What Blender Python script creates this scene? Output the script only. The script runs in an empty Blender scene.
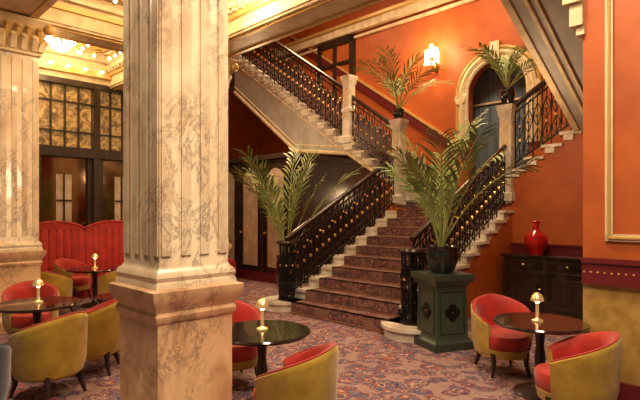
import bpy, bmesh, math, random
from mathutils import Vector, Matrix
random.seed(7)
S=bpy.context.scene
C45=math.sqrt(.5)
P0=Vector((-.57,7.6,0))
def W(a,b,z=0):
    return Vector((P0.x+C45*(a+b),P0.y+C45*(a-b),z))
# ---------------- materials
def mat(name,col,rough=.5,metal=0,emit=None,es=0,spec=None,sheen=0,coat=0):
    m=bpy.data.materials.new(name);m.use_nodes=True
    p=m.node_tree.nodes['Principled BSDF']
    p.inputs['Base Color'].default_value=(*col,1);p.inputs['Roughness'].default_value=rough
    p.inputs['Metallic'].default_value=metal
    if emit: p.inputs['Emission Color'].default_value=(*emit,1);p.inputs['Emission Strength'].default_value=es
    if sheen: p.inputs['Sheen Weight'].default_value=sheen
    if coat: p.inputs['Coat Weight'].default_value=coat
    return m
def noisy(m,c1,c2,scale=4,detail=6,dist=0,lo=.35,hi=.65,bump=0,stretch=(1,1,1)):
    nt=m.node_tree;n=nt.nodes;l=nt.links;p=n['Principled BSDF']
    tc=n.new('ShaderNodeTexCoord');mp=n.new('ShaderNodeMapping');mp.inputs['Scale'].default_value=stretch
    no=n.new('ShaderNodeTexNoise');no.inputs['Scale'].default_value=scale;no.inputs['Detail'].default_value=detail;no.inputs['Distortion'].default_value=dist
    r=n.new('ShaderNodeValToRGB');r.color_ramp.elements[0].position=lo;r.color_ramp.elements[1].position=hi
    r.color_ramp.elements[0].color=(*c1,1);r.color_ramp.elements[1].color=(*c2,1)
    l.new(tc.outputs['Object'],mp.inputs[0]);l.new(mp.outputs[0],no.inputs['Vector']);l.new(no.outputs[0],r.inputs[0]);l.new(r.outputs[0],p.inputs['Base Color'])
    if bump:
        b=n.new('ShaderNodeBump');b.inputs['Strength'].default_value=bump;b.inputs['Distance'].default_value=.01
        l.new(no.outputs[0],b.inputs['Height']);l.new(b.outputs[0],p.inputs['Normal'])
    return m
def marble(name,base,patch,vein,scale=2.2):
    m=mat(name,base,.28,coat=.15);nt=m.node_tree;n=nt.nodes;l=nt.links;p=n['Principled BSDF']
    tc=n.new('ShaderNodeTexCoord');mp=n.new('ShaderNodeMapping');mp.inputs['Rotation'].default_value=(.5,.6,.3);mp.inputs['Scale'].default_value=(1.3,1.3,.8)
    l.new(tc.outputs['Object'],mp.inputs[0])
    n1=n.new('ShaderNodeTexNoise');n1.inputs['Scale'].default_value=scale;n1.inputs['Detail'].default_value=8;n1.inputs['Distortion'].default_value=1.2
    l.new(mp.outputs[0],n1.inputs['Vector'])
    r1=n.new('ShaderNodeValToRGB');e=r1.color_ramp.elements
    e[0].position=.34;e[0].color=(*patch,1);e[1].position=.62;e[1].color=(*base,1)
    l.new(n1.outputs[0],r1.inputs[0])
    n2=n.new('ShaderNodeTexNoise');n2.inputs['Scale'].default_value=scale*1.7;n2.inputs['Detail'].default_value=13;n2.inputs['Distortion'].default_value=.5;n2.inputs['Roughness'].default_value=.74
    mp2=n.new('ShaderNodeMapping');mp2.inputs['Location'].default_value=(4,7,2);mp2.inputs['Scale'].default_value=(1,.55,1.3);l.new(mp.outputs[0],mp2.inputs[0]);l.new(mp2.outputs[0],n2.inputs['Vector'])
    r2=n.new('ShaderNodeValToRGB');cr=r2.color_ramp
    cr.elements[0].position=.44;cr.elements[0].color=(0,0,0,1);cr.elements[1].position=.525;cr.elements[1].color=(0,0,0,1)
    x=cr.elements.new(.493);x.color=(.85,.85,.85,1);x=cr.elements.new(.472);x.color=(.22,.22,.22,1)
    l.new(n2.outputs[0],r2.inputs[0])
    n3=n.new('ShaderNodeTexNoise');n3.inputs['Scale'].default_value=scale*.9;n3.inputs['Detail'].default_value=3
    l.new(mp2.outputs[0],n3.inputs['Vector'])
    r3=n.new('ShaderNodeValToRGB');r3.color_ramp.elements[0].position=.40;r3.color_ramp.elements[0].color=(.08,.08,.08,1);r3.color_ramp.elements[1].position=.58;r3.color_ramp.elements[1].color=(.9,.9,.9,1)
    l.new(n3.outputs[0],r3.inputs[0])
    mu=n.new('ShaderNodeMath');mu.operation='MULTIPLY';l.new(r2.outputs[0],mu.inputs[0]);l.new(r3.outputs[0],mu.inputs[1])
    mx=n.new('ShaderNodeMixRGB');mx.inputs[2].default_value=(*vein,1)
    l.new(mu.outputs[0],mx.inputs[0]);l.new(r1.outputs[0],mx.inputs[1]);l.new(mx.outputs[0],p.inputs['Base Color'])
    return m
def carpet(name,cols,scale,rough=.95):
    m=mat(name,cols[0],rough);nt=m.node_tree;n=nt.nodes;l=nt.links;p=n['Principled BSDF']
    tc=n.new('ShaderNodeTexCoord')
    no=n.new('ShaderNodeTexNoise');no.inputs['Scale'].default_value=scale*.6;no.inputs['Detail'].default_value=2
    l.new(tc.outputs['Object'],no.inputs['Vector'])
    vm=n.new('ShaderNodeVectorMath');vm.operation='MULTIPLY_ADD';vm.inputs[1].default_value=(2.4/scale,2.4/scale,2.4/scale)
    l.new(no.outputs['Color'],vm.inputs[0]);l.new(tc.outputs['Object'],vm.inputs[2])
    v=n.new('ShaderNodeTexVoronoi');v.inputs['Scale'].default_value=scale;l.new(vm.outputs[0],v.inputs['Vector'])
    r=n.new('ShaderNodeValToRGB');cr=r.color_ramp;cr.interpolation='CONSTANT'
    cr.elements[0].position=0;cr.elements[0].color=(*cols[0],1)
    cr.elements[1].position=.12;cr.elements[1].color=(*cols[1],1)
    for ps,ci in ((.2,2),(.26,3),(.38,1),(.44,4),(.54,0),(.62,5)):
        x=cr.elements.new(ps);x.color=(*cols[ci],1)
    l.new(v.outputs['Distance'],r.inputs[0])
    wv=n.new('ShaderNodeTexNoise');wv.inputs['Scale'].default_value=scale*1.1;wv.inputs['Distortion'].default_value=3.5;wv.inputs['Detail'].default_value=0
    l.new(tc.outputs['Object'],wv.inputs['Vector'])
    r2=n.new('ShaderNodeValToRGB');r2.color_ramp.interpolation='CONSTANT'
    r2.color_ramp.elements[0].position=0;r2.color_ramp.elements[0].color=(0,0,0,1);r2.color_ramp.elements[1].position=.47;r2.color_ramp.elements[1].color=(.95,.95,.95,1)
    x=r2.color_ramp.elements.new(.505);x.color=(0,0,0,1)
    x=r2.color_ramp.elements.new(.60);x.color=(.85,.85,.85,1);x=r2.color_ramp.elements.new(.625);x.color=(0,0,0,1)
    l.new(wv.outputs[0],r2.inputs[0])
    mx=n.new('ShaderNodeMixRGB');mx.inputs[2].default_value=(*cols[2],1)
    l.new(r2.outputs[0],mx.inputs[0]);l.new(r.outputs[0],mx.inputs[1]);l.new(mx.outputs[0],p.inputs['Base Color'])
    return m
MARB=marble('marble_pier',(.84,.70,.49),(.66,.48,.30),(.17,.105,.085))
MARBD=marble('marble_dado',(.76,.50,.28),(.52,.28,.14),(.14,.07,.05),3)
WHITE=noisy(mat('white_stone',(.75,.7,.6),.4),(.55,.47,.37),(.84,.78,.68),5)
ORANGE=noisy(mat('orange_wall',(.6,.17,.03),.55),(.37,.074,.009),(.46,.100,.013),3,3)
CREAM=noisy(mat('cream_plaster',(.75,.6,.38),.5),(.58,.45,.26),(.78,.64,.42),6,4)
CEILM=noisy(mat('ceiling_gilded',(.7,.5,.25),.4,.1),(.60,.42,.18),(.84,.68,.42),9,4)
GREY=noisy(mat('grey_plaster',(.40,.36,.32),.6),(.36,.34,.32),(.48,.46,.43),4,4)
GOLD=mat('gilding',(.85,.55,.18),.3,1)
GILT=mat('gilt_plaster',(.62,.40,.13),.4,.3)
MAROON=mat('maroon_trim',(.13,.012,.015),.35)
OCHRE=noisy(mat('ochre_dado',(.42,.24,.05),.5),(.30,.17,.035),(.46,.28,.07),9,6)
IRON=mat('black_iron',(.012,.01,.01),.35,.5)
RAILW=mat('dark_handrail',(.04,.015,.01),.25)
WOOD=noisy(mat('dark_wood',(.03,.016,.012),.3),(.018,.01,.008),(.045,.024,.017),3,5,stretch=(6,6,1))
TABLE=mat('table_black',(.02,.012,.01),.12,coat=.5)
RED=noisy(mat('red_velvet',(.5,.02,.01),.62,sheen=.25),(.33,.010,.005),(.47,.020,.009),8,4)
YEL=noisy(mat('yellow_velvet',(.5,.33,.03),.75,sheen=.3),(.34,.21,.015),(.50,.32,.03),7,5)
NAVY=mat('navy_velvet',(.02,.04,.09),.7,sheen=.5)
GREEN=mat('green_paint',(.035,.05,.035),.35)
LEAF=noisy(mat('palm_leaf',(.10,.2,.04),.45),(.10,.17,.035),(.34,.40,.12),5,3)
LEAF2=mat('palm_stem',(.28,.32,.09),.5)
POT=mat('black_pot',(.01,.01,.01),.1,coat=.6)
REDV=mat('red_glaze',(.40,.008,.008),.08,coat=.8)
BULB=mat('lamp_glow',(1,.8,.5),.4,emit=(1,.62,.22),es=12)
CRYS=mat('crystal_glow',(1,.85,.6),.2,emit=(1,.76,.42),es=24)
LAMPC=mat('brass_lamp',(.85,.62,.3),.3,1,emit=(1,.6,.2),es=.3)
DOORP=noisy(mat('door_panel',(.36,.28,.2),.5),(.36,.27,.18),(.50,.40,.30),5,3)
MIRR=mat('bronze_mirror',(.30,.20,.12),.08,1)
PANE=noisy(mat('amber_glass_glow',(.4,.25,.08),.2,emit=(1,.55,.18),es=.12),(.06,.03,.012),(.62,.42,.16),7,3,1.5,lo=.38,hi=.66)  # warm gold light on the panes is put into their colour and glow
BLUEG=noisy(mat('blue_grey_curtain',(.16,.17,.18),.8),(.07,.10,.14),(.16,.21,.26),4,2,stretch=(8,8,.3))
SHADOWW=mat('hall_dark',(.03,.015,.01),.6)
CARP=carpet('paisley_carpet',[(.17,.03,.04),(.05,.035,.085),(.42,.32,.27),(.27,.05,.04),(.09,.08,.15),(.28,.17,.16)],5.5)
RUNN=carpet('stair_carpet',[(.13,.025,.022),(.035,.018,.03),(.33,.21,.15),(.18,.03,.025),(.07,.04,.06),(.20,.09,.07)],8)
# ---------------- mesh builder
class MB:
    def __init__(s): s.v=[];s.f=[];s.m=[];s.mats=[]
    def mi(s,m):
        if m not in s.mats: s.mats.append(m)
        return s.mats.index(m)
    def add(s,vs,fs,m):
        o=len(s.v);k=s.mi(m);s.v+= [tuple(v) for v in vs]
        for f in fs: s.f.append([i+o for i in f]);s.m.append(k)
    def box(s,x0,x1,y0,y1,z0,z1,m):
        s.add([(x0,y0,z0),(x1,y0,z0),(x1,y1,z0),(x0,y1,z0),(x0,y0,z1),(x1,y0,z1),(x1,y1,z1),(x0,y1,z1)],
          [(0,3,2,1),(4,5,6,7),(0,1,5,4),(1,2,6,5),(2,3,7,6),(3,0,4,7)],m)
    def ab(s,a0,a1,b0,b1,z0,z1,m): s.box(a0,a1,-b1,-b0,z0,z1,m)
    def prism(s,pts,off,m):
        n=len(pts);off=Vector(off);v=[Vector(p) for p in pts]+[Vector(p)+off for p in pts]
        s.add(v,[tuple(range(n)),tuple(range(2*n-1,n-1,-1))]+[(i,(i+1)%n,n+(i+1)%n,n+i) for i in range(n)],m)
    def tube(s,pts,r,m,n=5,cap=True):
        pts=[Vector(p) for p in pts];vs=[];N=len(pts)
        up=None
        for i,p in enumerate(pts):
            t=(pts[min(i+1,N-1)]-pts[max(i-1,0)]).normalized()
            if up is None: up=Vector((0,0,1)) if abs(t.z)<.9 else Vector((1,0,0))
            x=t.cross(up)
            if x.length<.05: x=t.cross(Vector((.3,1,.1)))
            x.normalize();y=x.cross(t)
            rr=r[i] if isinstance(r,(list,tuple)) else r
            for k in range(n):
                q=2*math.pi*(k+.5)/n;vs.append(p+x*math.cos(q)*rr+y*math.sin(q)*rr)
        fs=[(i*n+k,i*n+(k+1)%n,(i+1)*n+(k+1)%n,(i+1)*n+k) for i in range(N-1) for k in range(n)]
        if cap: fs+=[tuple(range(n)),tuple(range((N-1)*n,N*n))]
        s.add(vs,fs,m)
    def lathe(s,prof,c,m,n=24,sx=1,sy=1,sq=False):
        vs=[];N=len(prof)
        for r,z in prof:
            for k in range(n):
                q=2*math.pi*(k+(.5 if sq else 0))/n
                rr=r*(1/math.cos(math.pi/4) if sq else 1)
                vs.append((c[0]+rr*math.cos(q)*sx,c[1]+rr*math.sin(q)*sy,c[2]+z))
        fs=[(i*n+k,i*n+(k+1)%n,(i+1)*n+(k+1)%n,(i+1)*n+k) for i in range(N-1) for k in range(n)]
        fs+=[tuple(range(n)),tuple(range((N-1)*n,N*n))]
        s.add(vs,fs,m)
    def sph(s,c,r,m,n=8,sz=1):
        k=max(4,n//2)
        s.lathe([(max(.0005,r*math.sin(math.pi*i/k)),-r*sz*math.cos(math.pi*i/k)) for i in range(k+1)],c,m,n)
    def fin(s,name,loc=(0,0,0),rz=0,bevel=0,parent=None,ang=35,scale=1):
        me=bpy.data.meshes.new(name);me.from_pydata(s.v,[],s.f)
        for m in s.mats: me.materials.append(m)
        for p,k in zip(me.polygons,s.m): p.material_index=k;p.use_smooth=True
        bm=bmesh.new();bm.from_mesh(me)
        bmesh.ops.recalc_face_normals(bm,faces=bm.faces)
        for e in bm.edges:
            if len(e.link_faces)!=2 or e.calc_face_angle(0)>math.radians(ang): e.smooth=False
        bm.to_mesh(me);bm.free()
        o=bpy.data.objects.new(name,me);S.collection.objects.link(o)
        o.location=loc;o.rotation_euler=(0,0,rz);o.scale=(scale,)*3
        if bevel:
            b=o.modifiers.new('bevel','BEVEL');b.width=bevel;b.segments=2;b.limit_method='ANGLE';b.angle_limit=math.radians(50)
        if parent: o.parent=parent
        return o
    def arch(s,name,**k): return s.fin(name,loc=P0,rz=math.pi/4,**k)
# ---------------- room shell
m=MB();m.ab(-9,6,-8,8,-.1,0,CARP);m.arch('floor')
m=MB();m.ab(-9,-.95,-8,8,4.5,4.6,CEILM)
m.arch('ceiling')
m=MB();m.ab(-.45,5.3,-7,6,7.3,7.4,CREAM);m.arch('ceiling_stair_hall')
def beam(name,a0,a1,b0,b1,z0,z1):
    m=MB();m.ab(a0,a1,b0,b1,z0,z1,CREAM)
    la=(a1-a0)>(b1-b0)
    if la:
        for b in (b0,b1):
            sg=-1 if b==b0 else 1
            for k,(dz,pr) in enumerate([(0.03,.03),(.22,.05),(.34,.1)]):
                m.ab(a0,a1,min(b,b+sg*pr),max(b,b+sg*pr),z0+dz,z0+dz+.06,GILT if k==1 else CREAM)
        m.ab(a0,a1,b0+.06,b0+.10,z0-.02,z0,GILT);m.ab(a0,a1,b1-.10,b1-.06,z0-.02,z0,GILT)
    else:
        for a in (a0,a1):
            sg=-1 if a==a0 else 1
            for k,(dz,pr) in enumerate([(0.03,.03),(.22,.05),(.34,.1)]):
                m.ab(min(a,a+sg*pr),max(a,a+sg*pr),b0,b1,z0+dz,z0+dz+.06,GILT if k==1 else CREAM)
        m.ab(a0+.06,a0+.10,b0,b1,z0-.02,z0,GILT);m.ab(a1-.10,a1-.06,b0,b1,z0-.02,z0,GILT)
        b=b0+.2
        while b<b1:
            m.ab(a0-.09,a0,b,b+.07,z0+.29,z0+.34,CREAM);b+=.14
    return m.arch(name)
beam('beam',-.98,-.45,-7,6,3.9,4.5)
beam('beam',-3.6,-3.0,-7,4.3,3.98,4.5)
beam('beam',-3.0,-.98,-1.9,-1.4,3.98,4.5)
beam('beam',-9,-3.6,2.55,3.05,3.98,4.5)
m=MB();m.ab(-.95,-.45,-7,6,4.5,7.4,ORANGE);m.arch('wall_upper_front')
m=MB()
def ring(m,c,R,r,mt,n=28,k=6):
    pts=[(c[0]+R*math.cos(2*math.pi*i/n),c[1]+R*math.sin(2*math.pi*i/n),c[2]) for i in range(n+1)]
    m.tube(pts,r,mt,k,cap=False)
for (a,b) in [(-2,-3.0),(-2,.2),(-2,2.9)]:
    for R,r,t in [(.75,.05,GILT),(.6,.025,CREAM),(.3,.04,GILT)]: ring(m,(a,-b,4.49),R,r,t)
    for k in range(16):
        q=2*math.pi*k/16;m.sph((a+.45*math.cos(q),-b+.45*math.sin(q),4.49),.06,GILT,8,.5)
m.arch('ceiling_medallions')
m=MB();bs=MB()
for b0,b1 in [(-3.85,-2.05),(-1.2,1.5),(1.6,4.2)]:
    for i,t in ((.12,CREAM),(.22,GILT)):
        a0,a1=-2.95+i,-1.05-i
        m.ab(a0,a1,b0+i,b0+i+.05,4.44,4.5,t);m.ab(a0,a1,b1-i-.05,b1-i,4.44,4.5,t)
        m.ab(a0,a0+.05,b0+i,b1-i,4.44,4.5,t);m.ab(a1-.05,a1,b0+i,b1-i,4.44,4.5,t)
    k=b0+.2
    while k<b1-.15:
        for a in (-2.87,-1.13,-2.3,-1.7):
            bs.lathe([(.01,0),(.03,0),(.035,.05),(.01,.06)],(a,-k,4.4),GOLD,8);bs.sph((a,-k,4.38),.026,CRYS,8)
        k+=.24
    k=-2.6
    while k<-1.3:
        for b in (b0+.17,b1-.17):
            bs.lathe([(.01,0),(.03,0),(.035,.05),(.01,.06)],(k,-b,4.4),GOLD,8);bs.sph((k,-b,4.38),.026,CRYS,8)
        k+=.24
k=-4.5
while k<1.5:
    bs.lathe([(.01,0),(.03,0),(.03,.05),(.01,.06)],(k,3.82,4.16),GOLD,8);bs.sph((k,3.82,4.14),.03,CRYS,8);k+=.3
for k in range(8):
    m.ab(-2.6+k*.2,-2.58+k*.2,-3.85,4.2,4.47,4.5,GILT)
m.arch('trim_ceiling');bs.arch('ceiling_light_bulbs')
# back wall of stair hall with arched opening
m=MB()
ac,ar,zs=.97,.66,4.05
b0,b1=ac-ar,ac+ar
m.ab(5.1,5.3,-7,b0,0,7.4,ORANGE);m.ab(5.1,5.3,b1,6,0,7.4,ORANGE);m.ab(5.1,5.3,b0,b1,0,1.68,ORANGE)
pts=[(5.1,-b0,7.4),(5.1,-b0,zs)]+[(5.1,-(ac-ar*math.cos(math.pi*i/16)),zs+ar*math.sin(math.pi*i/16)) for i in range(1,16)]+[(5.1,-b1,zs),(5.1,-b1,7.4)]
m.prism(pts,(.2,0,0),ORANGE)
m.arch('wall_back')
m=MB()
for R_,r,t in [(ar+.02,.05,CREAM),(ar+.13,.07,CREAM),(ar+.24,.04,GILT)]:
    pts=[(5.07,-(ac-R_),2.9),(5.07,-(ac-R_),zs)]+[(5.07,-(ac-R_*math.cos(math.pi*i/20)),zs+R_*math.sin(math.pi*i/20)) for i in range(1,20)]+[(5.07,-(ac+R_),zs),(5.07,-(ac+R_),2.9)]
    m.tube(pts,r,t,6)
m.ab(4.98,5.1,ac-.1,ac+.1,zs+ar-.02,zs+ar+.36,CREAM)
for sg in (-1,1):
    for k in range(3): m.tube([(5.03,-(ac+sg*(ar+.15)+.12*(1-k*.3)*math.cos(q*.5)),zs-.05+.12*(1-k*.3)*math.sin(q*.5)) for q in range(14)],.025,CREAM,5)
m.arch('door_arch_surround')
m=MB();m.ab(5.6,5.62,ac-1,ac+1,1.6,5,BLUEG)
m.ab(5.56,5.6,ac-.02,ac+.02,1.6,5,CREAM);m.ab(5.56,5.6,ac-.9,ac+.9,3.9,3.94,CREAM);m.arch('window_arched')
m=MB();m.ab(-.45,5.3,-7.2,-7,0,7.4,ORANGE);m.arch('wall_left_hall')
m=MB();m.ab(-.3,5.3,5.6,5.8,0,7.4,ORANGE);m.arch('wall_right_hall')
m=MB();m.ab(4.95,5.1,-7,6,6.25,6.45,CREAM);m.ab(4.88,5.1,-7,6,6.45,6.52,GILT);m.ab(5.03,5.1,-7,6,6.1,6.16,CREAM);m.arch('trim_cornice')
r2,g2=.18,.265
SL2=r2/g2
R,G,N=.1527,.29,11
L=G*(N-1);ZL=R*N
m=MB()
def nz(b): return ZL+r2+SL2*(.5-b)
m.prism([(5.04,-.3,nz(.3)+.62),(5.04,5.5,nz(-5.5)+.62),(5.04,5.5,nz(-5.5)+.84),(5.04,-.3,nz(.3)+.84)],(.07,0,0),MAROON)
m.prism([(5.02,-.3,nz(.3)+.84),(5.02,5.5,nz(-5.5)+.84),(5.02,5.5,nz(-5.5)+.90),(5.02,-.3,nz(.3)+.90)],(.08,0,0),GILT)
m.arch('trim_stair_dado')
m=MB();m.ab(5.0,5.1,-4.3,-4.15,4.4,6.2,WOOD);m.ab(5.0,5.1,-3.1,-2.95,4.4,6.2,WOOD);m.ab(5.0,5.1,-4.3,-2.95,6.05,6.2,WOOD);m.ab(5.06,5.1,-4.15,-3.1,4.4,6.05,ORANGE)
m.ab(5.0,5.1,-3.7,-3.6,4.4,6.05,WOOD);m.ab(5.0,5.1,-4.15,-3.1,5.5,5.58,WOOD);m.arch('door_upper')
# window wall (left) plane b=-4
m=MB()
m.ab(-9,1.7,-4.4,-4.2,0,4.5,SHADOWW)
m.ab(-9,1.7,-4.2,-4.0,3.95,4.5,CREAM);m.ab(-9,1.7,-4.0,-3.9,4.05,4.15,GILT);m.ab(-9,1.7,-4.0,-3.86,4.35,4.5,CREAM)
m.arch('wall_left')
m=MB();a=-5.6
edges=[]
while a<1.5:
    m.ab(a,a+.12,-4.2,-4.0,0,3.95,WOOD);edges.append(a);a+=1.08
m.ab(-5.6,1.7,-4.2,-3.98,2.52,2.7,WOOD);m.ab(-5.6,1.7,-4.2,-3.99,3.85,3.95,WOOD)
for e in edges:
    if e+1.08>1.8: break
    m.ab(e+.12,e+1.08,-4.18,-4.16,2.7,3.85,PANE)
    m.ab(e+.12,e+1.08,-4.18,-4.15,0,2.52,MIRR)
    for k in (1,2,3):
        x=e+.12+.24*k;m.ab(x-.014,x+.014,-4.16,-4.10,2.7,3.85,WOOD)
    for z in (3.0,3.55): m.ab(e+.12,e+1.08,-4.16,-4.10,z-.014,z+.014,WOOD)
    m.ab(e+.12,e+.2,-4.16,-4.08,0,2.52,WOOD);m.ab(e+1.0,e+1.08,-4.16,-4.08,0,2.52,WOOD)
    m.ab(e+.45,e+.72,-4.15,-4.13,.9,2.2,DOORP);m.ab(e+.57,e+.6,-4.13,-4.11,.9,2.2,WOOD);m.ab(e+.45,e+.72,-4.13,-4.11,1.7,1.73,WOOD)
m.arch('window_glazed_screen')
# panelled vestibule under left flight
m=MB();vb0,vb1=-5.9,-1.9
m.ab(1.8,4.9,vb0,vb1,0,2.62,WOOD);m.ab(1.72,4.9,vb0,vb1+.06,2.62,2.72,WOOD);m.ab(1.75,1.8,vb0,vb1,0,.2,MAROON)
b=-2.28
while b>vb0+.4:
    w=.28
    pts=[(1.79,-(b-w),.32),(1.79,-(b+w),.32),(1.79,-(b+w),2.2)]+[(1.79,-(b+w*math.cos(math.pi*i/10)),2.2+.25*math.sin(math.pi*i/10)) for i in range(1,10)]+[(1.79,-(b-w),2.2)]
    m.prism(pts,(-.02,0,0),DOORP)
    m.tube([(p[0]-.02,p[1],p[2]) for p in pts+pts[:1]],.018,WOOD,4)
    m.ab(1.76,1.8,b-.45,b-.40,.2,2.62,WOOD);m.sph((1.75,-(b-.34),1.05),.03,GOLD,8)
    b-=.86
m.arch('door_panelled_vestibule')
# right near wall
m=MB();qa,qb=-.54,4.4
m.ab(qa,qa+.24,qb,5.6,1.12,4.6,ORANGE)
m.ab(qa,qa+.24,qb,5.6,0,1.12,OCHRE);m.arch('wall_right')
m=MB();m.ab(qa-.03,qa,qb,5.6,.93,1.10,MAROON);m.ab(qa-.05,qa,qb,5.6,1.09,1.13,MAROON);m.ab(qa-.045,qa,qb,5.6,.92,.945,MAROON)
k=qb+.02
while k<5.6: m.sph((qa-.03,-k,1.015),.010,GOLD,6);k+=.05
m.arch('trim_dado_right')
m=MB();m.ab(qa-.03,qa,qb,5.6,0,.17,MAROON);m.arch('baseboard_right')
m=MB()
fb=qb+.17;fz=1.27
m.ab(qa-.025,qa,fb,fb+.055,fz,4.2,CREAM);m.ab(qa-.025,qa,fb,5.5,fz,fz+.055,CREAM)
m.tube([(qa-.03,-(fb+.028),fz+.028),(qa-.03,-(fb+.028),4.2)],.014,GILT,6);m.tube([(qa-.03,-(fb+.028),fz+.028),(qa-.03,-5.5,fz+.028)],.014,GILT,6)
m.arch('trim_wall_moulding')
m=MB()
for z0,z1,p in [(2.95,3.02,.04),(3.02,3.2,.08),(3.2,3.3,.12),(3.3,3.42,.14),(3.42,3.9,.10)]:
    m.ab(qa-p,qa+.24,qb-p,qb+.02,z0,z1,CREAM)
m.arch('wall_corbel')
# ---------------- staircase
stair=bpy.data.objects.new('grand_staircase',None);S.collection.objects.link(stair)
m=MB()
for k in range(1,N):
    a0=G*(k-1);m.ab(a0+.02,L,-.1,2.26,R*(k-1),R*k-.04,WHITE)
    m.ab(a0-.02,a0+G+.02,-.14,2.31,R*k-.04,R*k,WHITE)
m.ab(L,5.1,-.1,2.26,0,ZL-.04,ORANGE);m.ab(L-.02,5.1,-.12,2.28,ZL-.04,ZL,WHITE)
m.prism([(.9,-2.27,0),(L,-2.27,0),(L,-2.27,ZL-.22),(.9,-2.27,R*3.0)],(0,-.01,0),ORANGE)
m.lathe([(.36,0),(.36,R-.04),(.40,R-.04),(.40,R)],(.12,-2.3,0),WHITE,28)
m.lathe([(.30,0),(.30,R-.04),(.34,R-.04),(.34,R)],(.12,.12,0),WHITE,28)
fm=m.arch('flight_main');fm.parent=stair
m=MB()
for k in range(1,N+1):
    a0=G*(k-1)
    m.ab(a0-.035,a0-.02+.05,.24,1.96,R*(k-1)+.002,R*k+.012,RUNN)
    m.ab(a0-.035,(a0+G) if k<N else 5.0,.24,1.96,R*k,R*k+.012,RUNN)
    m.tube([(a0-.03,-.22,R*(k-1)+.02),(a0-.03,-1.98,R*(k-1)+.02)],.008,GOLD,5)
o=m.arch('stair_runner');o.parent=stair
# left upper flight
m=MB();n2=22;prof=[(.5,ZL)]
for k in range(1,n2+1):
    bb=.5-g2*(k-1);prof+=[(bb,ZL+r2*k-.04),(bb-g2,ZL+r2*k-.04)]
bend=.5-g2*n2
low=[(bend,4.70),(-2.9,2.92),(-1.25,2.72),(.0,1.98)]
prof+=low+[(0,ZL-.1),(.5,ZL-.1)]
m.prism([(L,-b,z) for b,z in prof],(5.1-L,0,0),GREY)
for k in range(1,n2+1):
    bb=.5-g2*(k-1);m.ab(L-.05,5.1,bb-g2-.01,bb+.03,ZL+r2*k-.04,ZL+r2*k,WHITE)
    m.ab(L-.03,L,bb-g2,bb-.04,ZL+r2*k-.13,ZL+r2*k-.04,WHITE)
    m.ab(L+.22,4.9,bb-g2,bb+.04,ZL+r2*k,ZL+r2*k+.012,RUNN);m.ab(L+.22,4.9,bb,bb+.04,ZL+r2*(k-1),ZL+r2*k,RUNN)
m.tube([(L,-b,z+.01) for b,z in low],.045,CREAM,6)
m.tube([(L,-b,z+.15) for b,z in low[:3]],.018,CREAM,6)
m.tube([(L,-b,nz(b)-.34) for b in (bend+.05,-1.3)],.02,CREAM,6)
o=m.arch('flight_left');o.parent=stair
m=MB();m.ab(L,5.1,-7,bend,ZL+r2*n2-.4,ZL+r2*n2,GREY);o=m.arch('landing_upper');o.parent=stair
# right upper flight
r3,g3=.17,.27
m=MB();n3=7;prof=[(1.7,ZL-.1)]
for k in range(1,n3):
    bb=1.7+g3*(k-1);prof+=[(bb,ZL+r3*k-.04),(bb+g3,ZL+r3*k-.04)]
bq=1.7+g3*(n3-1);ZQ=ZL+r3*n3
prof+=[(bq,ZQ-.04),(5.6,ZQ-.04),(5.6,0),(2.26,0),(2.26,ZL-.1)]
m.prism([(L,-b,z) for b,z in prof],(5.1-L,0,0),ORANGE)
for k in range(1,n3+1):
    bb=1.7+g3*(k-1);e=bb+g3+.01 if k<n3 else 5.6
    m.ab(L-.06,5.1,bb-.03,e,ZL+r3*k-.045,ZL+r3*k,WHITE)
    m.ab(L+.22,4.9,bb-.04,e,ZL+r3*k,ZL+r3*k+.012,RUNN);m.ab(L+.22,4.9,bb-.04,bb,ZL+r3*(k-1),ZL+r3*k,RUNN)
    if k<n3: m.ab(L-.035,L,bb+.02,bb+.16,ZL+r3*k-.13,ZL+r3*k-.045,WHITE)
o=m.arch('flight_right');o.parent=stair
# return flight soffit rising toward viewer at right
m=MB();n4=11
prof=[(L,ZQ-.2)]
for k in range(1,n4+1):
    aa=L-g3*(k-1)
    prof+=[(aa,ZQ+r3*k),(aa-g3,ZQ+r3*k)]
ae=L-g3*n4
z0s,z1s=ZQ-.2,ZQ+r3*n4-.55
prof+=[(ae,z1s)]
rb=3.25
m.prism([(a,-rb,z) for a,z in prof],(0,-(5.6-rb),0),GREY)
for bb,w in [(rb-.02,.08),(rb+.2,.04),(rb+.31,.025)]:
    m.prism([(L,-bb,z0s-.035),(ae,-bb,z1s-.035),(ae,-bb,z1s+.03),(L,-bb,z0s+.03)],(0,-w,0),CREAM)
o=m.arch('flight_return');o.parent=stair
m=MB();m.ab(L-.04,L,2.27,5.6,.82,.98,MAROON);m.ab(L-.07,L,2.27,5.6,.98,1.01,MAROON);m.arch('trim_dado_back')
m=MB();m.ab(L-.015,L,2.27,5.6,.15,.82,OCHRE);m.arch('trim_dado_panel')
m=MB();m.ab(L-.03,L,2.27,5.6,0,.15,MAROON);m.arch('baseboard_back')
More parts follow.
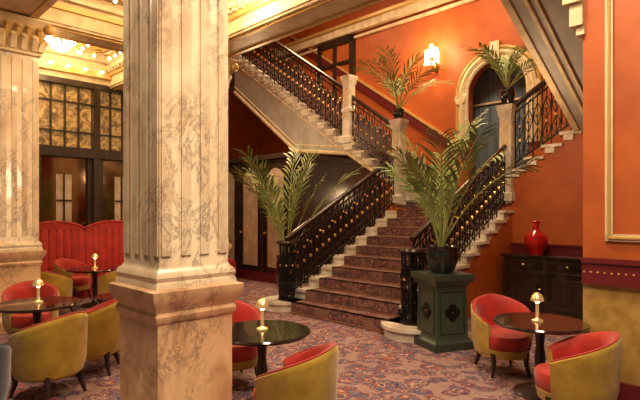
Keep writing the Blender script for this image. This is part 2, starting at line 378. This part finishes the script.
# ---------------- balustrades
def balustrade(name,p0,p1,h=.92,bay=.145):
    m=MB();p0=Vector((p0[0],-p0[1],p0[2]));p1=Vector((p1[0],-p1[1],p1[2]))
    d=p1-p0;Lh=Vector((d.x,d.y)).length;dh=Vector((d.x/Lh,d.y/Lh,0));sl=d.z/Lh
    P=lambda s,hh:p0+dh*s+Vector((0,0,sl*s+hh))
    m.tube([P(0,.05),P(Lh,.05)],.018,IRON,4)
    m.tube([P(0,h-.13),P(Lh,h-.13)],.014,IRON,4)
    m.tube([P(-.03,h),P(Lh+.03,h)],.038,RAILW,8)
    m.tube([P(0,h-.035),P(Lh,h-.035)],.02,IRON,4)
    n=max(1,round(Lh/bay));bw=Lh/n
    for i in range(n+1):
        s=i*bw
        m.tube([P(s,-.06),P(s,h-.03)],.011,IRON,4)
        m.sph(P(s,h-.28),.02,GOLD if i%2 else IRON,6);m.sph(P(s,.2),.02,IRON,6)
    for i in range(n):
        s=(i+.5)*bw
        for sg in (-1,1):
            pts=[P(s+sg*bw*.42*math.sin(math.pi*t/7)*(1 if t<5 else .8),.07+.27*t/7) for t in range(8)]
            m.tube(pts,.009,IRON,4)
            pts=[P(s+sg*bw*.40*math.sin(math.pi*t/7),.38+.36*t/7) for t in range(8)]
            m.tube(pts,.009,IRON,4)
            pts=[P(s+sg*(.018+.016*math.cos(q)),.5+.02*math.sin(q)+.05) for q in [x*.9 for x in range(7)]]
            m.tube(pts,.007,IRON,4)
        pts=[P(s+.042*math.cos(q*math.pi/5),h-.085+.036*math.sin(q*math.pi/5)) for q in range(11)]
        m.tube(pts,.007,IRON,4)
        m.tube([P(s,.06),P(s,h-.13)],.008,IRON,4)
        for hh,rr in ((.36,.025),(.2,.018),(.58,.02)): m.sph(P(s,hh),rr,GOLD if hh!=.2 else IRON,6,1.3)
    return m.arch(name)
zb=lambda a:R+a*R/G
balustrade('stair_balustrade',(.1,0,zb(.05)),(L-.1,0,zb(L-.1)))
balustrade('stair_balustrade',(.25,2.2,zb(.2)),(L-.1,2.2,zb(L-.1)))
balustrade('stair_balustrade',(L+.02,-.12,nz(-.12)),(L+.02,-1.14,nz(-1.14)),h=.93)
balustrade('stair_balustrade',(L+.02,-1.36,nz(-1.36)),(L+.02,-5.3,nz(-5.3)),h=1.0)
nr=lambda b:1.85+.6296*(b-1.7)
balustrade('stair_balustrade',(L+.02,2.32,nr(2.32)),(L+.02,3.3,nr(3.3)),h=.98)
balustrade('stair_balustrade',(L+.02,3.42,ZQ+.02),(L+.02,5.5,ZQ+.02),h=.98)
def basket(name,a,b,z,r=.13,h=.86):
    m=MB();n=12
    for k in range(n):
        q=2*math.pi*k/n;c,s=math.cos(q),math.sin(q)
        pts=[(r*c*f,r*s*f,hh*h) for f,hh in [(1,0),(1.15,.1),(.85,.25),(1,.4),(1.1,.55),(.9,.72),(1,.86),(1.05,1)]]
        m.tube(pts,.011,IRON,4)
        for hh,t in ((.3,IRON),(.62,GOLD if k%2 else IRON),(.85,IRON)): m.sph((r*c*1.02,r*s*1.02,hh*h),.018,t,6)
        q2=q+math.pi/n;ci,si=math.cos(q2),math.sin(q2)
        m.tube([(r*ci,r*si,.05+.3*t/4) for t in range(5)],.012,IRON,4)
        m.tube([(r*ci*1.0,r*si*1.0,h*.55),(r*ci*1.12,r*si*1.12,h*.65),(r*ci,r*si,h*.75)],.012,IRON,4)
    for hh in (.02,.42,.78,.98): ring(m,(0,0,hh*h),r,.013,IRON,20,4)
    m.lathe([(.01,h),(r+.05,h),(r+.06,h+.02),(r+.05,h+.045),(.01,h+.05)],(0,0,0),RAILW,24)
    m.tube([(0,0,0),(0,0,h)],[.03,.03],IRON,8)
    m.lathe([(r+.03,0),(r+.03,.03),(.01,.03)],(0,0,0),IRON,24)
    w=W(a,b,z);return m.fin(name,loc=w)
basket('basket_newel',.12,2.28,R)
basket('basket_newel',.1,-.02,R,.10,.86)
def newel(name,a,b,z0,z1,w=.11):
    m=MB();h=z1-z0
    prof=[(w*1.25,0),(w*1.25,.12),(w,.15),(w*.95,h*.45),(w*1.15,h*.47),(w*1.15,h*.51),(w*.95,h*.53),(w*.92,h-.2),(w*1.1,h-.16),(w*1.15,h-.1),(w*1.35,h-.05),(w*1.35,h)]
    m.lathe(prof,(0,0,0),WHITE,4,sq=True)
    for s in (-1,1):
        m.box(-w*.55,w*.55,s*w*.97-.008,s*w*.97+.008,h*.57,h-.26,CREAM);m.box(s*w*.97-.008,s*w*.97+.008,-w*.55,w*.55,h*.57,h-.26,CREAM)
    w_=W(a,b,z0);return m.fin(name,loc=w_,rz=math.pi/4)
newel('newel_post',L,0.05,ZL,3.27,.10)
newel('newel_post',L,2.2,ZL,3.22,.10)
newel('newel_post',L+.02,-1.25,nz(-1.25)-.1,4.36,.10)
# ---------------- marble pier
def pier(name,x,y,s,z0,z1,ztop,capital=False,flute=5,cp=.05):
    m=MB();h=s/2
    hp=h+.02
    prof=[(hp+.06,0),(hp+.06,.14),(hp+.03,.17),(hp+.01,.2),(hp,.22),(hp,z0-.20),(hp+.015,z0-.18),(hp+.02,z0-.15),(hp+.01,z0-.13),(hp+.02,z0-.10),(hp+cp,z0-.05),(hp+cp+.005,z0),(hp+.02,z0+.01)]
    m.lathe(prof,(0,0,0),MARBD,4,sq=True)
    prof=[(hp+.02,z0),(hp+.02,z0+.03),(h+.03,z0+.05),(h+.038,z0+.075),(h+.03,z0+.1),(h+.012,z0+.115),(h,z0+.14),(h,z1)]
    m.lathe(prof,(0,0,0),MARB,4,sq=True)
    e=.010
    fw=(s-.02)/ (flute*2+1)
    for i in range(flute+1):
        x0=-h+.01+i*2*fw*1.0
        for sg in (-1,1):
            m.box(x0,x0+fw,min(sg*h,sg*(h+e)),max(sg*h,sg*(h+e)),z0+.2,z1-.05,MARB)
            m.box(min(sg*h,sg*(h+e)),max(sg*h,sg*(h+e)),x0,x0+fw,z0+.2,z1-.05,MARB)
    if capital:
        m.lathe([(h,z1),(h+.03,z1+.02),(h+.03,z1+.05),(h,z1+.07),(h+.02,z1+.3),(h+.12,z1+.42),(h+.14,z1+.44),(h+.14,ztop)],(0,0,0),CREAM,4,sq=True)
        for row,(zz,ln) in enumerate([(z1+.07,.16),(z1+.18,.18)]):
            for sd in range(4):
                c,sn=math.cos(sd*math.pi/2),math.sin(sd*math.pi/2)
                for i in range(5):
                    t=-h+ (i+.5*(row%2))*s/4.5
                    loc=lambda d,tt,z:(c*d-sn*tt,sn*d+c*tt,z)
                    m.tube([loc(h+.01,t,zz),loc(h+.04,t,zz+ln*.6),loc(h+.09,t,zz+ln),loc(h+.11,t,zz+ln*.8)],[.045,.05,.04,.015],GILT if row else CREAM,6)
        for sx in (-1,1):
            for sy in (-1,1):
                m.sph((sx*(h+.1),sy*(h+.1),z1+.36),.07,GILT,10)
    else:
        m.lathe([(h,z1),(h+.1,z1+.1),(h+.1,ztop)],(0,0,0),CREAM,4,sq=True)
    return m.fin(name,loc=(x,y,0),rz=math.pi/4)
pier('marble_pier',-.935,3.245,.475,1.04,3.85,3.955,flute=3,cp=.05)
pier('marble_pilaster',-4.05,6.5,.55,1.0,3.5,3.955,True,4)
w_=W(-.715,-.98);pier('marble_pilaster',w_.x,w_.y,.42,1.0,3.4,3.87,True,3)
# ---------------- furniture
def tub(name,x,y,fx,fy,outer=YEL,inner=RED,sc=.92):
    m=MB();n=28;A=math.radians(132)
    R0=.30
    rows=[]
    for i in range(n+1):
        q=math.pi-A+2*A*i/n
        d=abs(q-math.pi)/A
        top=.75-.22*(d**1.5)
        bot=.22
        cx,cy=math.cos(q)*1.0,math.sin(q)*.98
        def pt(r,z): return (cx*r,cy*r,z)
        rows.append([pt(R0-.02,bot),pt(R0+.005,bot+.1),pt(R0+.02*(1-d*.5),top-.05),pt(R0+.016,top-.012),pt(R0+.0,top+.004),pt(R0-.025,top),pt(R0-.042,top-.03),pt(R0-.055,top-.10),pt(R0-.06,.36),pt(R0-.06,bot)])
    K=len(rows[0]);fo=[];fi=[]
    V=[p for r in rows for p in r]
    for i in range(n):
        for k in range(K):
            f=(i*K+k,i*K+(k+1)%K,(i+1)*K+(k+1)%K,(i+1)*K+k)
            (fo if k in(0,1,2,3,K-1) else fi).append(f)
    o=len(m.v);ko=m.mi(outer);ki=m.mi(inner);m.v+=V
    for f in fo: m.f.append([j+o for j in f]);m.m.append(ko)
    for f in fi: m.f.append([j+o for j in f]);m.m.append(ki)
    for i in (0,n): m.f.append([o+i*K+k for k in range(K)]);m.m.append(ko)
    pr=[(.01,.27),(.235,.27),(.25,.30),(.255,.37),(.245,.41),(.2,.43),(.01,.435)]
    m.lathe(pr,(.035,0,0),inner,28,sx=1.12)
    m.lathe([(.01,.19),(.25,.19),(.265,.27),(.01,.27)],(.025,0,0),outer,28,sx=1.08)
    for a_,b_ in ((.21,.17),(.21,-.17),(-.19,.17),(-.19,-.17)):
        m.tube([(a_,b_,.24),(a_*1.0,b_*1.0,.12),(a_*1.15,b_*1.15,0)],[.032,.024,.014],WOOD,8)
    m.tube([r[4] for r in rows],.008,inner,5)
    return m.fin(name,loc=(x,y,0),rz=math.atan2(fy,fx),ang=50,scale=sc)
def table(name,x,y,r=.38,h=.6):
    m=MB()
    m.lathe([(.01,h-.035),(r-.04,h-.035),(r-.01,h-.028),(r,h-.012),(r-.008,h),(.01,h)],(0,0,0),TABLE,48)
    m.lathe([(.01,0),(.20,0),(.21,.015),(.19,.03),(.08,.045),(.04,.08),(.032,.15),(.045,.3),(.032,.4),(.04,.5),(.12,h-.035),(.01,h-.034)],(0,0,0),WOOD,24)
    return m.fin(name,loc=(x,y,0),ang=40)
def lamp(name,x,y,z=.6):
    m=MB()
    m.lathe([(.002,0),(.045,0),(.045,.012),(.02,.022),(.014,.03),(.012,.15),(.016,.16),(.016,.175)],(0,0,0),LAMPC,16)
    m.lathe([(.045,.168),(.052,.17),(.05,.19),(.035,.22),(.015,.235),(.001,.238)],(0,0,0),LAMPC,20)
    m.sph((0,0,.165),.02,BULB,8)
    return m.fin(name,loc=(x,y,z),ang=50)
tabs=[(1.817,4.13,.37),(-.442,3.81,.37),(-2.80,4.95,.40),(-2.05,5.4,.36),(-3.6,8.0,.42)]
for x,y,r in tabs: table('cocktail_table',x,y,r)
for x,y in [(1.79,4.12),(-.442,3.83),(-2.80,4.97),(-3.6,8.0)]: lamp('table_lamp',x,y)
for c in [(1.83,3.57,-1,.4,YEL,RED,.87),(1.72,4.74,.05,-1,YEL,RED,.90),(-.16,3.22,-1,.4,YEL,RED,.88),(-.78,4.42,.5,-.8),(-2.22,4.1,-.95,.4),(-2.15,4.72,-1,-.15),
          (-3.25,5.62,.5,-.8),(-3.9,7.25,.3,.8),(-3.05,7.55,-.8,.4),(-4.25,8.6,.9,-.3)]:
    tub('tub_armchair',*c)
tub('tub_armchair',-2.40,3.35,-.3,.9,NAVY,NAVY)
# banquette
m=MB();bL0,bL1=-5.5,1.5
m.ab(bL0,bL1,-3.95,-3.3,.0,.42,RED)
m.ab(bL0,bL1,-3.97,-3.86,.42,1.2,RED)
k=bL0
while k<bL1-.05:
    pts=[(k,3.98,1.18)]+[(k+1.0*t/10,3.98,1.2+.13*math.sin(math.pi*t/10)**.8 if 0<t<10 else 1.2) for t in range(11)]+[(k+1.0,3.98,1.18)]
    m.prism(pts,(0,-.14,0),RED)
    m.tube([(p[0],3.84,p[2]) for p in pts],.02,RED,6)
    for j in range(8):
        m.lathe([(.05,0),(.068,.1),(.068,.7),(.03,.82)],(k+.0625+j*.125,3.86,.42),RED,10,sy=.5)
        m.lathe([(.01,0),(.066,0),(.068,.04),(.05,.075),(.01,.08)],(k+.0625+j*.125,3.58,.40),RED,10,sy=4.2)
    k+=1.0
m.arch('banquette_sofa')
# console cabinet
m=MB();ca0,ca1,cb0,cb1=L-.62,L-.08,2.42,4.25
m.ab(ca0,ca1,cb0,cb1,.06,.84,WOOD);m.ab(ca0-.04,ca1,cb0-.04,cb1+.04,.84,.88,TABLE);m.ab(ca0+.02,ca1,cb0+.02,cb1-.02,0,.06,WOOD)
w=(cb1-cb0)/3
for i in range(3):
    x0=cb0+i*w
    m.ab(ca0-.015,ca0,x0+.03,x0+w-.03,.68,.80,TABLE);m.ab(ca0-.015,ca0,x0+.03,x0+w-.03,.12,.64,TABLE)
    m.ab(ca0-.025,ca0,x0+.10,x0+w-.10,.20,.56,WOOD)
    m.sph((ca0-.03,-(x0+w/2),.74),.016,GOLD,8)
    m.sph((ca0-.03,-(x0+w-.07),.4),.014,GOLD,8)
m.arch('console_cabinet',bevel=.004)
m=MB();m.lathe([(.01,0),(.09,0),(.095,.02),(.14,.1),(.17,.19),(.15,.28),(.07,.34),(.045,.37),(.04,.45),(.065,.48),(.06,.485),(.03,.46),(.01,.4)],(0,0,0),REDV,32)
vp=W(L-.36,2.80,.88);m.fin('red_vase',loc=vp)
# green pedestal + pot
px,py=1.37,5.62
m=MB();q=.2
m.lathe([(q+.05,0),(q+.05,.08),(q+.02,.1),(q,.13),(q-.01,.68),(q+.02,.72),(q+.05,.76),(q+.05,.82),(.01,.82)],(0,0,0),GREEN,4,sq=True)
for sd in range(4):
    c,s=math.cos(sd*math.pi/2),math.sin(sd*math.pi/2)
    lc=lambda d,t,z:(c*d-s*t,s*d+c*t,z)
    fr=[lc(q,-.15,.18),lc(q,.15,.18),lc(q,.15,.64),lc(q,-.15,.64),lc(q,-.15,.18)]
    m.tube(fr,.008,GREEN,4)
    for dx,dz in ((.045,0),(-.045,0),(0,.045),(0,-.045)):
        m.tube([lc(q+.004,dx+.04*math.cos(t*math.pi/6),.41+dz+.04*math.sin(t*math.pi/6)) for t in range(13)],.008,IRON,4)
        m.tube([lc(q+.004,dx,.41+dz),lc(q+.012,dx,.41+dz)],.034,IRON,12)
    m.sph(lc(q,0,.41),.015,GOLD,6)
m.fin('plant_pedestal',loc=(px,py,0),rz=math.radians(20))
def palm(name,loc,n,ln,seed,pot=(.16,.28),e0=(55,85),bend=70,leaf=.34,npair=16,wid=1.0):
    rnd=random.Random(seed);m=MB();r,h=pot
    m.lathe([(.01,0),(r*.62,0),(r*.7,.02),(r*.95,h*.5),(r*1.0,h*.75),(r*.86,h*.92),(r*.98,h),(r*.84,h),(r*.8,h*.9),(.01,h*.9)],(0,0,0),POT,24)
    for i in range(n):
        az=2*math.pi*(i*.618034)+rnd.uniform(-.25,.25)
        el=math.radians(e0[0]+(e0[1]-e0[0])*((i*.37)%1));l=ln*rnd.uniform(.75,1.1)
        N_=14;p=Vector((rnd.uniform(-.03,.03),rnd.uniform(-.03,.03),h*.9));pts=[p.copy()];dirs=[]
        hz=Vector((math.cos(az),math.sin(az),0))
        bd=math.radians(bend)*rnd.uniform(.7,1.25)
        for k in range(N_):
            t=k/N_;e=el-bd*(t**1.6);d=hz*math.cos(e)+Vector((0,0,math.sin(e)));dirs.append(d)
            p=p+d*(l/N_);pts.append(p.copy())
        m.tube(pts,[.010*(1-.8*k/N_)+.002 for k in range(N_+1)],LEAF2,5)
        lat=Vector((-hz.y,hz.x,0))
        tw=rnd.uniform(-.6,.6)
        for j in range(npair):
            t=.30+.70*j/(npair-1);f=t*N_;k=min(N_-1,int(f));q=pts[k].lerp(pts[k+1],f-k);d=dirs[k]
            lt=(Matrix.Rotation(tw,3,d)@lat)
            prof=math.sin(math.pi*min(1,(t-.18)/.98))**.6
            ll=l*leaf*max(.3,prof)*rnd.uniform(.8,1.15)
            for sg in (-1,1):
                if rnd.random()<.06: continue
                dr=(lt*sg*.62+d*.85+Vector((0,0,.10))+Vector((rnd.uniform(-.1,.1),rnd.uniform(-.1,.1),rnd.uniform(-.1,.1)))).normalized()
                wdir=d.cross(dr).normalized().cross(dr).normalized();wd=(.010*ln**.5+.002)*wid
                dz=rnd.uniform(.12,.34)
                a1=q+dr*ll*.4;a2=q+dr*ll*.75+Vector((0,0,-ll*dz*.4));a3=q+dr*ll+Vector((0,0,-ll*dz))
                m.add([q-wdir*.003,q+wdir*.003,a1+wdir*wd,a1-wdir*wd,a2+wdir*wd*.75,a2-wdir*wd*.75,a3],[(0,1,2,3),(3,2,4,5),(5,4,6)],LEAF)
    return m.fin(name,loc=loc,ang=80)
palm('potted_palm',(px,py,.82),14,1.42,3,pot=(.19,.30),e0=(62,89),bend=46,leaf=.27)
palm('potted_palm',W(.75,-.75,0),11,2.1,11,pot=(.2,.75),e0=(64,89),bend=34,leaf=.22)
palm('potted_palm',W(L,0.05,3.27),9,1.2,5,pot=(.11,.2),e0=(54,88),bend=66,leaf=.32,npair=13)
palm('potted_palm',W(L,2.2,3.22),11,.98,9,pot=(.12,.27),e0=(45,88),bend=60,leaf=.32,npair=13)
def sconce(name,a,b,z):
    m=MB()
    m.lathe([(.01,-.12),(.04,-.1),(.07,0),(.05,.1),(.01,.14)],(0,0,0),GOLD,12)
    for s in (-1,0,1):
        m.tube([(0,0,-.05),(-.12,s*.1,-.1),(-.18,s*.12,-.03),(-.18,s*.12,.02)],.012,GOLD,6)
        m.lathe([(.01,0),(.035,.01),(.03,.03)],(-.18,s*.12,.02),GOLD,10)
        m.tube([(-.18,s*.12,.03),(-.18,s*.12,.12)],.014,CREAM,8)
        m.lathe([(.04,.06),(.055,.09),(.06,.24),(.04,.34)],(-.18,s*.12,.02+(.1 if s==0 else 0)),BULB,12)
        for k in range(6):
            q=k*math.pi/3;m.sph((-.18+.06*math.cos(q),s*.12+.06*math.sin(q),.04),.015,BULB,6,1.6)
    m.fin(name,loc=W(a,b,z),rz=math.pi/4)
sconce('wall_sconce',5.06,-.48,4.85)
def crystal(name,x,y,z,e=34):
    m=MB()
    m.lathe([(.01,.0),(.2,.0),(.22,.03),(.2,.05),(.01,.05)],(0,0,0),GOLD,20)
    for rr,zz,n in ((.2,-.03,14),(.2,-.09,14),(.15,-.14,10),(.1,-.19,7),(.04,-.23,4)):
        for k in range(n):
            q=2*math.pi*k/n;m.sph((rr*math.cos(q),rr*math.sin(q),zz),.022,CRYS,6,1.4)
    m.fin(name,loc=(x,y,z))
    l=bpy.data.lights.new(name+'_bulb','POINT');l.energy=e;l.color=(1,.66,.33);l.shadow_soft_size=.2
    lo=bpy.data.objects.new(name+'_bulb',l);lo.location=(x,y,z-.38);S.collection.objects.link(lo)
for (x,y) in [(-.95,6.15),(-3.75,6.9),(-4.3,8.3),(1.2,5.0),(-1.9,5.6)]: crystal('crystal_ceiling_light',x,y,4.42)
# ---------------- lights
def area(name,loc,size,e,col=(1,.72,.42),rot=(0,0,0)):
    l=bpy.data.lights.new(name,'AREA');l.energy=e;l.size=size;l.color=col
    o=bpy.data.objects.new(name,l);o.location=loc;o.rotation_euler=rot;S.collection.objects.link(o);return o
def point(name,loc,e,col=(1,.66,.35),r=.15):
    l=bpy.data.lights.new(name,'POINT');l.energy=e;l.color=col;l.shadow_soft_size=r
    o=bpy.data.objects.new(name,l);o.location=loc;S.collection.objects.link(o)
area('hall_fill',W(2.6,1.0,7.1),1.2,250)  # added warm fill high in the stair hall, no fitting modelled
area('hall_fill_left',W(2.6,-3,7.1),1.0,120)  # second added fill, over the left flight
point('sconce_light',W(4.6,-.48,5.2),85)
area('lounge_fill',(0.6,1.2,4.3),1.0,180,(1,.77,.52))  # added ambient fill for the front of the lounge and the pier
area('lounge_fill_right',(1.2,3.2,4.3),.5,75,(1,.77,.50))  # added fill to brighten the pier's right face
area('lounge_fill_left',(-2.6,3.6,3.9),.6,80,(1,.77,.50))  # added fill for the left side of the lounge
point('under_stair_fill',W(1.2,-2.2,3.3),75);point('under_stair_fill_inner',W(4.2,-1.2,1.9),35)  # both added to brighten the wall below the flight, not real fittings
point('console_light',W(1.4,3.0,2.6),30)
for x,y in [(1.79,4.12),(-.442,3.83),(-2.80,4.97),(-3.6,8.0)]: point('table_lamp_bulb',(x,y,.735),1.0,r=.02)
w=bpy.data.worlds.new('world');S.world=w;w.use_nodes=True
w.node_tree.nodes['Background'].inputs[0].default_value=(1,.85,.7,1);w.node_tree.nodes['Background'].inputs[1].default_value=.13
# ---------------- camera
cam=bpy.data.cameras.new('camera');co=bpy.data.objects.new('camera',cam);S.collection.objects.link(co)
co.location=(0,0,1.5);co.rotation_euler=(math.pi/2,0,0);cam.sensor_width=36;cam.lens=500/640*36;cam.shift_y=12/640
S.camera=co
S.view_settings.view_transform='Standard'
S.view_settings.look='None'
S.view_settings.exposure=0
